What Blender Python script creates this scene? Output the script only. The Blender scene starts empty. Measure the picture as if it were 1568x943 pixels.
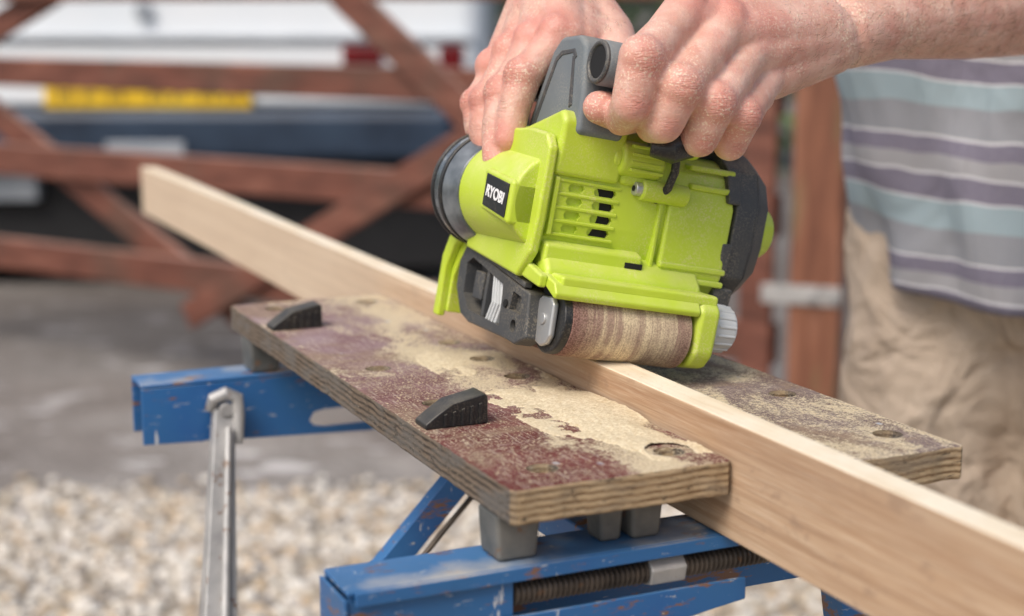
import bpy, bmesh, math, random
from mathutils import Vector, Matrix, noise
random.seed(7)
scene=bpy.context.scene
scene.view_settings.view_transform='Standard'
scene.view_settings.look='None'
scene.view_settings.exposure=0
V=Vector
# ------------------------------------------------------------------ materials
class M:
    def __init__(s,name):
        s.m=bpy.data.materials.new(name); s.m.use_nodes=True
        s.nt=s.m.node_tree; s.n=s.nt.nodes; s.b=s.n['Principled BSDF']
        s.tc=s.n.new('ShaderNodeTexCoord')
    def L(s,a,b): s.nt.links.new(a,b)
    def put(s,sock,v):
        if isinstance(v,bpy.types.NodeSocket): s.L(v,sock)
        elif isinstance(v,(tuple,list)) and len(v)==3 and sock.type=='RGBA': sock.default_value=(*v,1)
        else: sock.default_value=v
    def co(s,scale=(1,1,1),rot=(0,0,0),src='Object'):
        mp=s.n.new('ShaderNodeMapping'); s.L(s.tc.outputs[src],mp.inputs[0])
        mp.inputs['Scale'].default_value=scale; mp.inputs['Rotation'].default_value=rot
        return mp.outputs[0]
    def noise(s,scale,detail=4,co=None,rough=.55,dist=0):
        t=s.n.new('ShaderNodeTexNoise'); t.inputs['Scale'].default_value=scale
        t.inputs['Detail'].default_value=detail; t.inputs['Roughness'].default_value=rough; t.inputs['Distortion'].default_value=dist
        s.L(co if co else s.tc.outputs['Object'],t.inputs[0]); return t.outputs['Fac']
    def vor(s,scale,co=None,out='Distance',feat='F1'):
        t=s.n.new('ShaderNodeTexVoronoi'); t.feature=feat; t.inputs['Scale'].default_value=scale
        s.L(co if co else s.tc.outputs['Object'],t.inputs[0]); return t.outputs[out]
    def wave(s,scale,dist=2,co=None,axis='X',detail=2,dscale=1,kind='BANDS'):
        t=s.n.new('ShaderNodeTexWave'); t.wave_type=kind
        if kind=='BANDS': t.bands_direction=axis
        t.inputs['Scale'].default_value=scale; t.inputs['Distortion'].default_value=dist
        t.inputs['Detail'].default_value=detail; t.inputs['Detail Scale'].default_value=dscale
        s.L(co if co else s.tc.outputs['Object'],t.inputs[0]); return t.outputs['Fac']
    def ramp(s,fac,stops,interp='LINEAR'):
        r=s.n.new('ShaderNodeValToRGB'); cr=r.color_ramp; cr.interpolation=interp
        while len(cr.elements)<len(stops): cr.elements.new(.5)
        for e,(p,c) in zip(cr.elements,stops):
            e.position=p; e.color=(c,c,c,1) if isinstance(c,(int,float)) else (*c,1)
        s.L(fac,r.inputs[0]); return r.outputs[0]
    def mix(s,f,a,b,mode='MIX'):
        m=s.n.new('ShaderNodeMix'); m.data_type='RGBA'; m.blend_type=mode
        s.put(m.inputs[0],f); s.put(m.inputs[6],a); s.put(m.inputs[7],b); return m.outputs[2]
    def math(s,op,a,b=0.0):
        m=s.n.new('ShaderNodeMath'); m.operation=op; s.put(m.inputs[0],a); s.put(m.inputs[1],b); return m.outputs[0]
    def sep(s,axis='Z',src=None):
        m=s.n.new('ShaderNodeSeparateXYZ'); s.L(src if src else s.tc.outputs['Object'],m.inputs[0]); return m.outputs[axis]
    def normz(s):
        g=s.n.new('ShaderNodeNewGeometry'); return s.sep('Z',g.outputs['Normal'])
    def attr(s,name):
        a=s.n.new('ShaderNodeAttribute'); a.attribute_name=name; return a.outputs['Fac']
    def island(s):
        g=s.n.new('ShaderNodeNewGeometry'); return g.outputs['Random Per Island']
    def bump(s,h,strength=.3,dist=.001):
        b=s.n.new('ShaderNodeBump'); b.inputs['Strength'].default_value=strength; b.inputs['Distance'].default_value=dist
        s.put(b.inputs['Height'],h)
        if s.b.inputs['Normal'].links: s.L(s.b.inputs['Normal'].links[0].from_socket,b.inputs['Normal'])
        s.L(b.outputs[0],s.b.inputs['Normal'])
    def set(s,color=None,rough=None,metal=None,sss=None,spec=None,coat=None):
        if color is not None: s.put(s.b.inputs['Base Color'],color)
        if rough is not None: s.put(s.b.inputs['Roughness'],rough)
        if metal is not None: s.put(s.b.inputs['Metallic'],metal)
        if spec is not None: s.put(s.b.inputs['Specular IOR Level'],spec)
        if coat is not None: s.put(s.b.inputs['Coat Weight'],coat)
        if sss is not None:
            s.b.inputs['Subsurface Weight'].default_value=sss
            s.b.inputs['Subsurface Radius'].default_value=(.006,.0022,.0012); s.b.inputs['Subsurface Scale'].default_value=1
        return s.m

DUST=(.80,.68,.46)
def plastic(name,col,rough=.4,dust=.5,grime=.85,scale=1.0,bumps=.08,haze=0.0):
    m=M(name)
    n=m.noise(22*scale,5); c=m.mix(m.ramp(n,[(.35,0),(.7,1)]),col,tuple(x*grime for x in col))
    up=m.ramp(m.normz(),[(.15,0),(.9,1)])
    sp=m.ramp(m.noise(700,3),[(.50,0),(.60,1)])
    pat=m.ramp(m.noise(30,4),[(.42,0),(.7,1)])
    d=m.math('MULTIPLY',m.math('MULTIPLY',sp,pat),dust)
    d2=m.math('MULTIPLY',m.math('MULTIPLY',up,m.ramp(m.noise(90,4),[(.3,.15),(.7,1)])),dust*.8)
    dd=m.math('ADD',d,d2)
    if haze: dd=m.math('ADD',dd,m.math('MULTIPLY',m.ramp(m.noise(16,5),[(.35,.2),(.7,1)]),haze))
    dd=m.math('MINIMUM',dd,.95)
    c=m.mix(dd,c,DUST)
    r=m.math('ADD',m.math('MULTIPLY',dd,.4),rough)
    m.bump(m.noise(900,2),bumps,.0004)
    return m.set(c,r)

GREEN=plastic('green_plastic',(.52,.67,.030),.36,.36,.90,haze=.08)
CHAR=plastic('charcoal_plastic',(.050,.055,.062),.5,.18,.8,haze=.03)
GREY=plastic('grey_rubber',(.16,.185,.20),.6,.18,.85)
BLACK=plastic('black_plastic',(.014,.015,.017),.38,.14,.8)
WHITEP=plastic('pale_knob_plastic',(.60,.62,.62),.4,.10,.9)
DARK=M('dark_cavity').set((.008,.008,.008),.8)
SILVER=plastic('zinc_plate',(.55,.56,.56),.35,.2,.8); SILVER.node_tree.nodes['Principled BSDF'].inputs['Metallic'].default_value=.6
LABELW=M('label_white').set((.85,.85,.83),.5)

def mk_smoke():
    m=M('smoked_plastic'); c=m.mix(m.ramp(m.noise(40,3),[(.4,0),(.65,1)]),(.075,.087,.095),(.20,.22,.235))
    return m.set(c,.2,coat=.4)
SMOKE=mk_smoke()

def mk_belt():
    m=M('abrasive_belt')
    st=m.noise(24,4,m.co((7,.12,.22)),.65)
    st2=m.noise(90,3,m.co((6,.10,.15)),.6)
    clump=m.noise(55,4,m.co((1,1,1)),.6)
    f=m.ramp(m.math('ADD',m.math('MULTIPLY',m.mix(.4,st,st2),.7),m.math('MULTIPLY',clump,.3)),[(.44,0),(.49,.5),(.56,1)])
    edge=m.ramp(m.sep('X'),[(0,0),(.014,0),(.040,1),(.088,1),(.1,.3)])
    f=m.math('MULTIPLY',f,edge)
    gr=m.noise(900,2)
    f2=m.math('MULTIPLY',f,m.ramp(gr,[(.38,.45),(.6,1)]))
    base=m.mix(m.ramp(gr,[(.35,0),(.65,1)]),(.13,.058,.045),(.33,.19,.15))
    base=m.mix(m.math('MULTIPLY',edge,.22),base,DUST)
    c=m.mix(f2,base,(.76,.63,.40)); m.bump(gr,.6,.0008)
    return m.set(c,.9)
BELT=mk_belt()

def mk_jaw(rear=False):
    m=M('jaw_plywood'+('_rear' if rear else ''))
    z=m.sep('Z'); nz=m.normz(); x=m.sep('X'); y=m.sep('Y')
    nearc=m.mix(m.ramp(m.noise(18,5),[(.35,0),(.7,1)]),(.13,.026,.022),(.25,.085,.072))
    farc=m.mix(m.ramp(m.noise(18,5),[(.35,0),(.7,1)]),(.22,.11,.11),(.40,.29,.30))
    film=m.mix(m.ramp(y,[(.12,0),(.38,1)]),nearc,farc)
    if rear: film=m.mix(m.ramp(m.noise(14,5),[(.35,0),(.7,1)]),(.17,.11,.095),(.30,.23,.21))
    for rot,scl,th in ((.9,(9,.5,1),.575),(-.5,(.5,9,1),.59),(.25,(12,.5,1),.60)):
        sc=m.noise(70,4,m.co(scl,(0,0,rot)),.7)
        film=m.mix(m.ramp(sc,[(th,0),(th+.05,.8)]),film,(.60,.50,.41))
    worn=m.ramp(m.noise(8,6,None,.68,.6),[(.49,0),(.56,1)])
    wg=m.ramp(m.noise(60,5,m.co((4,.5,1)),.6),[(.3,(.20,.13,.085)),(.7,(.46,.33,.22))])
    film=m.mix(m.math('MULTIPLY',worn,.7),film,wg)
    near=m.ramp(x,[(0,.0),(.05,.0),(.10,1),(.142,1)]) if not rear else m.ramp(x,[(.17,.6),(.24,.5),(.288,.9)])
    dn=m.noise(17,7,m.co((1,.55,1)),.62,.5)
    fine=m.noise(620,4,None,.7); fine2=m.noise(210,4,None,.7)
    dfac=m.math('ADD',dn,m.math('MULTIPLY',near,.11))
    dfac=m.math('ADD',dfac,m.math('MULTIPLY',m.math('SUBTRACT',fine,.5),.46))
    dfac=m.math('ADD',dfac,m.math('MULTIPLY',m.math('SUBTRACT',fine2,.5),.40))
    dust=m.ramp(dfac,[(.545,0),(.635,.94)])
    dcol=m.mix(m.ramp(fine,[(.35,0),(.65,1)]),(.60,.47,.27),(.88,.77,.56))
    film=m.mix(dust,film,dcol)
    flecks=m.ramp(m.vor(330),[(.0,1),(.12,0)])
    film=m.mix(m.math('MULTIPLY',flecks,m.ramp(m.noise(11,3),[(.4,.3),(.6,1)])),film,(.84,.73,.52))
    spots=m.ramp(m.vor(42,m.co((1,.7,1))),[(.07,1),(.1,0)])
    spots=m.math('MULTIPLY',spots,m.ramp(m.noise(18,2),[(.50,0),(.54,.8)]))
    film=m.mix(spots,film,(.52,.57,.64))
    # --- edges: end grain (near short side) is tan, long side is grey and weathered
    zz=m.math('ADD',z,m.math('MULTIPLY',m.noise(18,4,m.co((1,1,.1)),.6),.006))
    lam=m.ramp(m.math('FRACT',m.math('MULTIPLY',zz,235)),[(0,.05),(.25,1),(.62,.9),(.78,.1),(1,.05)])
    lam=m.math('ADD',m.math('MULTIPLY',lam,.30),m.math('MULTIPLY',m.noise(60,7,m.co((1,1,7)),.8),.80))
    e=m.ramp(lam,[(.34,(.040,.030,.024)),(.53,(.15,.115,.085)),(.78,(.31,.235,.165))])
    el_=m.ramp(lam,[(.34,(.19,.11,.055)),(.53,(.45,.31,.17)),(.78,(.66,.50,.31))])
    e=m.mix(m.ramp(m.noise(22,5,m.co((1,1,4)),.65),[(.44,0),(.60,.8)]),e,(.20,.185,.165))
    el_=m.mix(m.ramp(m.noise(26,4,m.co((1,1,4))),[(.50,0),(.66,.6)]),el_,(.30,.24,.175))
    on=m.math('MULTIPLY',m.sep('Y',m.tc.outputs['Normal']),-1)
    e=m.mix(m.ramp(on,[(.5,0),(.8,1)]),e,el_)
    spk=m.ramp(m.noise(90,5,m.co((1,1,3)),.75),[(.57,0),(.65,.85)]); e=m.mix(spk,e,(.045,.034,.028))
    ls=m.ramp(m.noise(150,4,m.co((1,1,4)),.7),[(.62,0),(.69,.8)]); e=m.mix(ls,e,(.60,.48,.33))
    rim=m.ramp(m.math('ADD',z,m.math('MULTIPLY',m.noise(90,4),.004)),[(0,0),(.0005,1)])
    top=m.ramp(nz,[(.55,0),(.8,1)])
    c=m.mix(top,e,film)
    m.bump(m.noise(90,7,m.co((1,1,6)),.75),1.0,.003); m.bump(m.math('ADD',fine,dust),.45,.0009)
    return m.set(c,.85,spec=.3)
JAW=mk_jaw(); JAWR=mk_jaw(True)

def mk_plank():
    m=M('pine_plank'); nz=m.normz()
    g=m.noise(9,6,m.co((6,.30,7)),.6,.5)
    g2=m.wave(26,4,m.co((1,.10,1)),'Z',3,1.2)
    c=m.ramp(g,[(.3,(.38,.225,.13)),(.5,(.52,.35,.22)),(.7,(.64,.48,.33))])
    c=m.mix(m.math('MULTIPLY',m.ramp(g2,[(.6,0),(.98,1)]),.28),c,(.30,.17,.09))
    fib=m.noise(80,5,m.co((4,.25,8)),.65); c=m.mix(m.math('MULTIPLY',m.ramp(fib,[(.45,0),(.7,1)]),.34),c,(.74,.60,.45))
    ln=m.ramp(m.noise(60,3,m.co((1,.06,2.4)),.6),[(.60,0),(.66,.32)]); c=m.mix(ln,c,(.28,.16,.09))
    k=m.ramp(m.vor(3.3,m.co((1,1,1.4))),[(.030,1),(.05,.35),(.09,0)]); c=m.mix(m.math('MULTIPLY',k,.7),c,(.20,.10,.055))
    st=m.ramp(m.noise(30,5,m.co((1,1,2)),.65),[(.58,0),(.67,.5)]); c=m.mix(st,c,(.31,.205,.14))
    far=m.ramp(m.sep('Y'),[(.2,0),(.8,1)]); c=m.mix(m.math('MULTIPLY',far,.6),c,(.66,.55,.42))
    dk=m.ramp(m.noise(5,4,m.co((1,.6,2))),[(.5,0),(.75,.4)]); c=m.mix(dk,c,(.35,.23,.155))
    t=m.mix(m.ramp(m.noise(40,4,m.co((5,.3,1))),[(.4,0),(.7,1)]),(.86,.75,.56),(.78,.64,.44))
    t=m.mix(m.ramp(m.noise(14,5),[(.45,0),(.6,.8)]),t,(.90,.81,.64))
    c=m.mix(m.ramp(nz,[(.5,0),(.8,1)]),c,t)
    m.bump(fib,.4,.0012); m.bump(g,.3,.001)
    return m.set(c,.85,spec=.25)
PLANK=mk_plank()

def mk_bluepaint():
    m=M('blue_painted_steel')
    c=m.mix(m.ramp(m.noise(12,5),[(.35,0),(.7,1)]),(.018,.10,.30),(.03,.17,.42))
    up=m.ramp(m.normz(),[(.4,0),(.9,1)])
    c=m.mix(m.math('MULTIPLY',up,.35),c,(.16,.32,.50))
    dr=m.ramp(m.noise(6,5,None,.6),[(.45,0),(.7,.5)]); c=m.mix(dr,c,(.02,.055,.12))
    sc=m.ramp(m.noise(45,6,m.co((.4,1,1.6)),.7),[(.57,0),(.62,1)]); c=m.mix(sc,c,(.20,.10,.06))
    sc=m.ramp(m.noise(120,4,m.co((.5,1,2)),.7),[(.64,0),(.68,.8)]); c=m.mix(sc,c,(.5,.5,.48))
    sc=m.ramp(m.noise(30,5,m.co((3,1,.6)),.7),[(.66,0),(.69,.8)]); c=m.mix(sc,c,(.62,.62,.60))
    dd=m.ramp(m.noise(16,4),[(.5,0),(.72,.5)]); c=m.mix(m.math('MULTIPLY',dd,up),c,DUST)
    m.bump(m.noise(60,5),.25,.0008)
    return m.set(c,.42)
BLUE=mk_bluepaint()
def mk_metal(name,a,bb,rough=.45,metal=.7):
    m=M(name); c=m.mix(m.ramp(m.noise(35,5),[(.35,0),(.65,1)]),a,bb)
    c=m.mix(m.ramp(m.noise(90,4),[(.62,0),(.68,.7)]),c,(.20,.11,.06)); m.bump(m.noise(200,4),.3,.0005)
    return m.set(c,rough,metal)
STEEL=mk_metal('galvanised_steel',(.34,.335,.33),(.50,.49,.47),.55,.4)
DSTEEL=mk_metal('oily_screw_steel',(.06,.05,.042),(.15,.12,.095),.5,.5)
CAST=mk_metal('grey_cast_block',(.10,.105,.10),(.19,.185,.17),.65,.2)

def mk_skin():
    m=M('skin')
    n=m.noise(38,4); c=m.mix(m.ramp(n,[(.35,0),(.68,1)]),(.62,.35,.265),(.74,.47,.375))
    bl=m.noise(60,4,None,.65); c=m.mix(m.math('MULTIPLY',m.ramp(bl,[(.46,0),(.66,1)]),.5),c,(.60,.26,.205))
    pl=m.noise(110,3); c=m.mix(m.math('MULTIPLY',m.ramp(pl,[(.55,0),(.72,1)]),.4),c,(.80,.60,.50))
    c=m.mix(m.math('MULTIPLY',m.attr('red'),.72),c,(.60,.20,.155))
    fr=m.ramp(m.vor(260),[(.05,1),(.1,0)]); fr=m.math('MULTIPLY',fr,m.ramp(m.noise(30,2),[(.5,0),(.6,.55)])); c=m.mix(fr,c,(.36,.16,.10))
    ds=m.ramp(m.noise(600,3),[(.55,0),(.62,.8)]); ds=m.math('MULTIPLY',ds,m.ramp(m.noise(35,3),[(.42,0),(.58,1)])); ds=m.math('MULTIPLY',ds,m.attr('dust')); c=m.mix(ds,c,(.84,.72,.54))
    m.bump(m.vor(900,m.co((1,1,1))),.25,.0005); m.bump(m.noise(110,5,None,.7),.5,.0020)
    m.bump(m.noise(300,3,m.co((.4,.5,2.4)),.6),.35,.0008)
    cr=m.ramp(m.noise(170,3,m.co((.45,.45,2.2)),.6,.4),[(.40,0),(.50,1),(.60,0)]); m.bump(m.math('MULTIPLY',m.math('MULTIPLY',cr,-1),m.attr('crease')),.65,.0012)
    return m.set(c,.46,sss=.3)
SKIN=mk_skin()
ARMHAIR=M('arm_hair').set((.16,.085,.045),.5)

def mk_shirt():
    m=M('striped_shirt')
    z=m.sep('Z'); x=m.sep('X')
    w=m.math('ADD',z,m.math('MULTIPLY',m.math('SUBTRACT',m.noise(7,2),.5),.03))
    w=m.math('ADD',w,m.math('MULTIPLY',x,.10))
    f=m.math('FRACT',m.math('MULTIPLY',w,8.2))
    A=(.26,.27,.295);Bl=(.31,.42,.46);P=(.155,.135,.20);W=(.68,.68,.70);G2=(.34,.335,.35)
    c=m.ramp(f,[(0,A),(.18,Bl),(.40,W),(.42,P),(.60,W),(.625,G2),(.76,P),(.90,W),(.925,A)],'CONSTANT')
    c=m.mix(m.math('MULTIPLY',m.noise(500,2),.45),c,(.42,.42,.44))
    m.bump(m.noise(1100,2),.3,.0006); m.bump(m.noise(9,3,m.co((1,1,.45),(.3,.2,0)),.5,.6),.8,.03)
    return m.set(c,.9,spec=.2)
SHIRT=mk_shirt()
def mk_trou():
    m=M('beige_cotton'); c=m.mix(m.ramp(m.noise(9,5),[(.3,0),(.7,1)]),(.45,.355,.27),(.58,.475,.37))
    m.bump(m.noise(900,2),.3,.0006); m.bump(m.noise(12,4,m.co((1,1,.8)),.5,1.2),1.0,.035)
    return m.set(c,.92,spec=.2)
TROU=mk_trou()
HAIR=M('brown_hair').set((.06,.035,.02),.6)
SHOE=M('brown_leather').set((.10,.055,.03),.5)
EYE=M('eye_white').set((.7,.7,.68),.2)

def mk_gatewood():
    m=M('stained_gate_timber'); c=m.ramp(m.noise(7,5,m.co((1,1,5)),.6),[(.3,(.085,.028,.017)),(.55,(.165,.058,.036)),(.75,(.26,.11,.072))])
    up=m.ramp(m.normz(),[(.5,0),(.9,.6)]); c=m.mix(up,c,(.42,.26,.20))
    c=m.mix(m.ramp(m.noise(4,4),[(.52,0),(.68,.55)]),c,(.07,.05,.035)); m.bump(m.noise(40,4,m.co((.5,1,6))),.4,.003)
    return m.set(c,.6)
GATE=mk_gatewood()
def mk_post():
    m=M('stained_post_timber'); c=m.ramp(m.noise(7,5,m.co((5,5,.6)),.6),[(.3,(.12,.042,.022)),(.55,(.22,.085,.044)),(.75,(.31,.14,.085))])
    c=m.mix(m.ramp(m.noise(5,4,m.co((3,3,.6))),[(.53,0),(.66,.6)]),c,(.14,.14,.06))
    return m.set(c,.65)
POST=mk_post()
def mk_white():
    m=M('caravan_white_panel'); c=m.mix(m.ramp(m.noise(1.5,4),[(.3,0),(.7,1)]),(.78,.83,.86),(.85,.87,.88))
    return m.set(c,.25)
CWHITE=mk_white()
def simple(name,a,bb,scale=4,rough=.5,metal=0):
    m=M(name); return m.set(m.mix(m.ramp(m.noise(scale,4),[(.35,0),(.65,1)]),a,bb),rough,metal)
CDARK=simple('navy_bumper_plastic',(.012,.022,.042),(.035,.06,.10),3,.4)
UNDER=simple('black_underbody',(.006,.006,.007),(.015,.015,.016),5,.7)
YEL=simple('yellow_number_plate',(.80,.50,.02),(.85,.58,.05),6,.4)
REDL=simple('red_lamp_lens',(.10,.006,.008),(.17,.010,.014),8,.2)
CGREY=simple('grey_trim',(.30,.33,.36),(.42,.45,.48),5,.4)
GLASS=simple('dark_window_glass',(.01,.012,.014),(.02,.023,.026),3,.08)
RUB=simple('tyre_rubber',(.015,.015,.015),(.03,.03,.03),20,.8)

def mk_ground():
    m=M('driveway_ground')
    c=m.ramp(m.noise(2.6,8,None,.7),[(.32,(.14,.122,.108)),(.52,(.25,.23,.21)),(.72,(.38,.35,.32))])
    sp=m.ramp(m.noise(45,5,None,.7),[(.52,0),(.66,.8)]); c=m.mix(sp,c,(.46,.43,.39))
    sp=m.ramp(m.noise(38,5,None,.7),[(.55,0),(.68,.7)]); c=m.mix(sp,c,(.12,.10,.085))
    bl=m.ramp(m.noise(4.3,4,m.co((1,2.0,1))),[(.59,0),(.63,.85)]); c=m.mix(bl,c,(.60,.58,.56))
    dk=m.ramp(m.noise(.9,4),[(.42,0),(.60,.6)]); c=m.mix(dk,c,(.13,.10,.082))
    fr=m.ramp(m.math('MULTIPLY',m.sep('Y'),.1),[(.40,0),(.50,.55)]); c=m.mix(fr,c,(.09,.072,.06))  # ground shadow beneath gate and caravan, painted into the far driveway colour
    m.bump(m.noise(80,5),.5,.01)
    return m.set(c,.9)
GROUND=mk_ground()
def mk_pebble():
    m=M('pebble_stone'); i=m.island()
    c=m.ramp(i,[(0,(.58,.51,.40)),(.15,(.70,.66,.58)),(.3,(.40,.32,.23)),(.42,(.80,.77,.70)),(.52,(.28,.26,.24)),(.62,(.62,.48,.32)),(.74,(.74,.69,.61)),(.9,(.46,.43,.40))],'CONSTANT')
    c=m.mix(m.math('MULTIPLY',m.noise(80,3),.3),c,(.35,.29,.23)); return m.set(c,.8)
PEB=mk_pebble()
SAND=simple('gravel_bed_sand',(.28,.24,.19),(.40,.35,.28),30,.95)
def mk_leaf():
    m=M('hedge_leaves'); c=m.ramp(m.island(),[(0,(.03,.06,.015)),(.5,(.06,.11,.025)),(1,(.10,.16,.04))]); return m.set(c,.6)
LEAF=mk_leaf()
def mk_sd():
    m=M('sawdust_flake'); c=m.ramp(m.noise(500,4,None,.7),[(.35,(.66,.52,.31)),(.65,(.90,.79,.58))]); m.bump(m.noise(700,4,None,.75),1.0,.0012)
    return m.set(c,.95,spec=.1)
SDM=mk_sd()

# ------------------------------------------------------------------ mesh helpers
def empty(name,mat=None):
    e=bpy.data.objects.new(name,None); scene.collection.objects.link(e); e.empty_display_size=.05
    if mat is not None: e.matrix_world=mat
    return e
def addobj(name,me,mat,parent=None,smooth=True):
    o=bpy.data.objects.new(name,me); scene.collection.objects.link(o)
    if mat: 
        me.materials.clear(); me.materials.append(mat)
    if smooth:
        for p in me.polygons: p.use_smooth=True
    if parent: o.parent=parent
    return o
def bev(o,w,seg=3,angle=30):
    if w>0:
        m=o.modifiers.new('bevel','BEVEL'); m.width=w; m.segments=seg; m.limit_method='ANGLE'; m.angle_limit=math.radians(angle); m.harden_normals=True
    else:
        m=o.modifiers.new('es','EDGE_SPLIT'); m.split_angle=math.radians(35)
def prism(name,pts,axis,lo,hi,mat,parent=None,w=.002,seg=3,lo_pts=None):
    n=len(pts); P=[]
    lp=lo_pts or pts
    for val,pp in ((lo,lp),(hi,pts)):
        for (p,q) in pp:
            P.append({'X':(val,p,q),'Y':(p,val,q),'Z':(p,q,val)}[axis])
    F=[list(range(n))[::-1],list(range(n,2*n))]+[[i,(i+1)%n,n+(i+1)%n,n+i] for i in range(n)]
    me=bpy.data.meshes.new(name); me.from_pydata(P,[],F)
    bm=bmesh.new(); bm.from_mesh(me); bmesh.ops.recalc_face_normals(bm,faces=bm.faces); bm.to_mesh(me); bm.free()
    o=addobj(name,me,mat,parent); bev(o,w,seg); return o
def box(name,x0,x1,y0,y1,z0,z1,mat,parent=None,w=.002,seg=2):
    return prism(name,[(x0,y0),(x1,y0),(x1,y1),(x0,y1)],'Z',z0,z1,mat,parent,w,seg)
def basis(d):
    d=d.normalized(); u=d.orthogonal().normalized(); return u,d.cross(u)
def cyl(name,p0,p1,r0,r1,mat,parent=None,w=.001,n=40):
    p0=V(p0);p1=V(p1);u,v=basis(p1-p0); P=[];F=[]
    for p,r in [(p0,r0),(p1,r1)]:
        for i in range(n):
            a=2*math.pi*i/n; P.append(p+u*math.cos(a)*r+v*math.sin(a)*r)
    F=[[i,(i+1)%n,n+(i+1)%n,n+i] for i in range(n)]+[list(range(n))[::-1],list(range(n,2*n))]
    me=bpy.data.meshes.new(name); me.from_pydata(P,[],F)
    bm=bmesh.new(); bm.from_mesh(me); bmesh.ops.recalc_face_normals(bm,faces=bm.faces); bm.to_mesh(me); bm.free()
    o=addobj(name,me,mat,parent); bev(o,w,3,40); return o
def tube(name,pts,r,mat,parent=None,radii=None,n=16):
    pts=[V(p) for p in pts]; P=[];F=[]; u=None
    for k,p in enumerate(pts):
        d=(pts[min(k+1,len(pts)-1)]-pts[max(k-1,0)]).normalized()
        if u is None: u=d.orthogonal().normalized()
        u=(u-d*u.dot(d)).normalized(); v=d.cross(u); rr=radii[k] if radii else r
        for i in range(n):
            a=2*math.pi*i/n; P.append(p+(u*math.cos(a)+v*math.sin(a))*rr)
    for k in range(len(pts)-1):
        for i in range(n): F.append([k*n+i,k*n+(i+1)%n,(k+1)*n+(i+1)%n,(k+1)*n+i])
    F.append(list(range(n))[::-1]); F.append([(len(pts)-1)*n+i for i in range(n)])
    me=bpy.data.meshes.new(name); me.from_pydata(P,[],F); o=addobj(name,me,mat,parent); bev(o,0); return o
def realize(o):
    dg=bpy.context.evaluated_depsgraph_get(); me=bpy.data.meshes.new_from_object(o.evaluated_get(dg)); 
    o.modifiers.clear(); o.data=me; return o
def cut(o,cutters):
    for c in cutters:
        m=o.modifiers.new('cut','BOOLEAN'); m.object=c; m.operation='DIFFERENCE'; m.solver='EXACT'
    bpy.context.view_layer.update(); realize(o)
    for c in cutters: bpy.data.objects.remove(c)
def smooth_by_angle(o,ang=35):
    for p in o.data.polygons: p.use_smooth=True
    m=o.modifiers.new('es','EDGE_SPLIT'); m.split_angle=math.radians(ang)

def blob(name,bones,mat,parent=None,voxel=.002,it=4,balls=(),smoothf=.5,reds=(),dusty=(),crease=()):
    """bones: list of (p0,r0,p1,r1) rounded cones fused to one continuous skin"""
    bm=bmesh.new()
    def ball(p,r,sc=None):
        mt=Matrix.Translation(p)@(Matrix.Diagonal((*sc,1)) if sc else Matrix.Identity(4))
        bmesh.ops.create_uvsphere(bm,u_segments=20,v_segments=12,radius=r,matrix=mt)
    for (p0,r0,p1,r1) in bones:
        p0=V(p0);p1=V(p1); ball(p0,r0); ball(p1,r1)
        d=p1-p0; L=d.length
        if L<1e-5: continue
        q=d.to_track_quat('Z','Y').to_matrix().to_4x4()
        s=(r0-r1)/L; s=max(-.95,min(.95,s)); c=math.sqrt(1-s*s)
        a=p0+d.normalized()*(r0*s); e=p1+d.normalized()*(r1*s)
        bmesh.ops.create_cone(bm,cap_ends=True,segments=24,radius1=r0*c,radius2=r1*c,depth=(e-a).length,matrix=Matrix.Translation((a+e)/2)@q)
    for bl in balls: ball(V(bl[0]),bl[1],bl[2] if len(bl)>2 else None)
    me=bpy.data.meshes.new(name); bm.to_mesh(me); bm.free()
    o=addobj(name,me,mat,None)
    m=o.modifiers.new('r','REMESH'); m.mode='VOXEL'; m.voxel_size=voxel; m.use_smooth_shade=True
    m=o.modifiers.new('s','SMOOTH'); m.factor=smoothf; m.iterations=it
    bpy.context.view_layer.update(); realize(o)
    me=o.data
    for p in me.polygons: p.use_smooth=True
    if not me.materials: me.materials.append(mat)
    for nm,lst in (('red',reds),('dust',dusty),('crease',crease)):
        if lst:
            at=me.attributes.new(nm,'FLOAT','POINT')
            vals=[0.0]*len(me.vertices)
            for i,v in enumerate(me.vertices):
                t=0
                for p,r in lst:
                    dd=(v.co-p).length/r
                    if dd<1: t=max(t,(1-dd*dd)**1.5)
                vals[i]=t
            at.data.foreach_set('value',vals)
    if parent: o.parent=parent; 
    return o

# ------------------------------------------------------------------ frames
b=V((.9094,.4158,0)).normalized(); a=V((-.4158,.9094,0)).normalized(); up=V((0,0,1))
T=.791; O=V((0,.8271,T))
def frame(x,y,z,o):
    return Matrix(((x.x,y.x,z.x,o.x),(x.y,y.y,z.y,o.y),(x.z,y.z,z.z,o.z),(0,0,0,1)))
BM=frame(b,a,up,O)
rho=math.radians(11)
xs=b*math.cos(rho)-up*math.sin(rho); zs=b*math.sin(rho)+up*math.cos(rho)
So=V((.027,1.013,.823)); SM=frame(xs,a,zs,So)
def S(x,y,z): return SM@V((x/1000,y/1000,z/1000))

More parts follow.
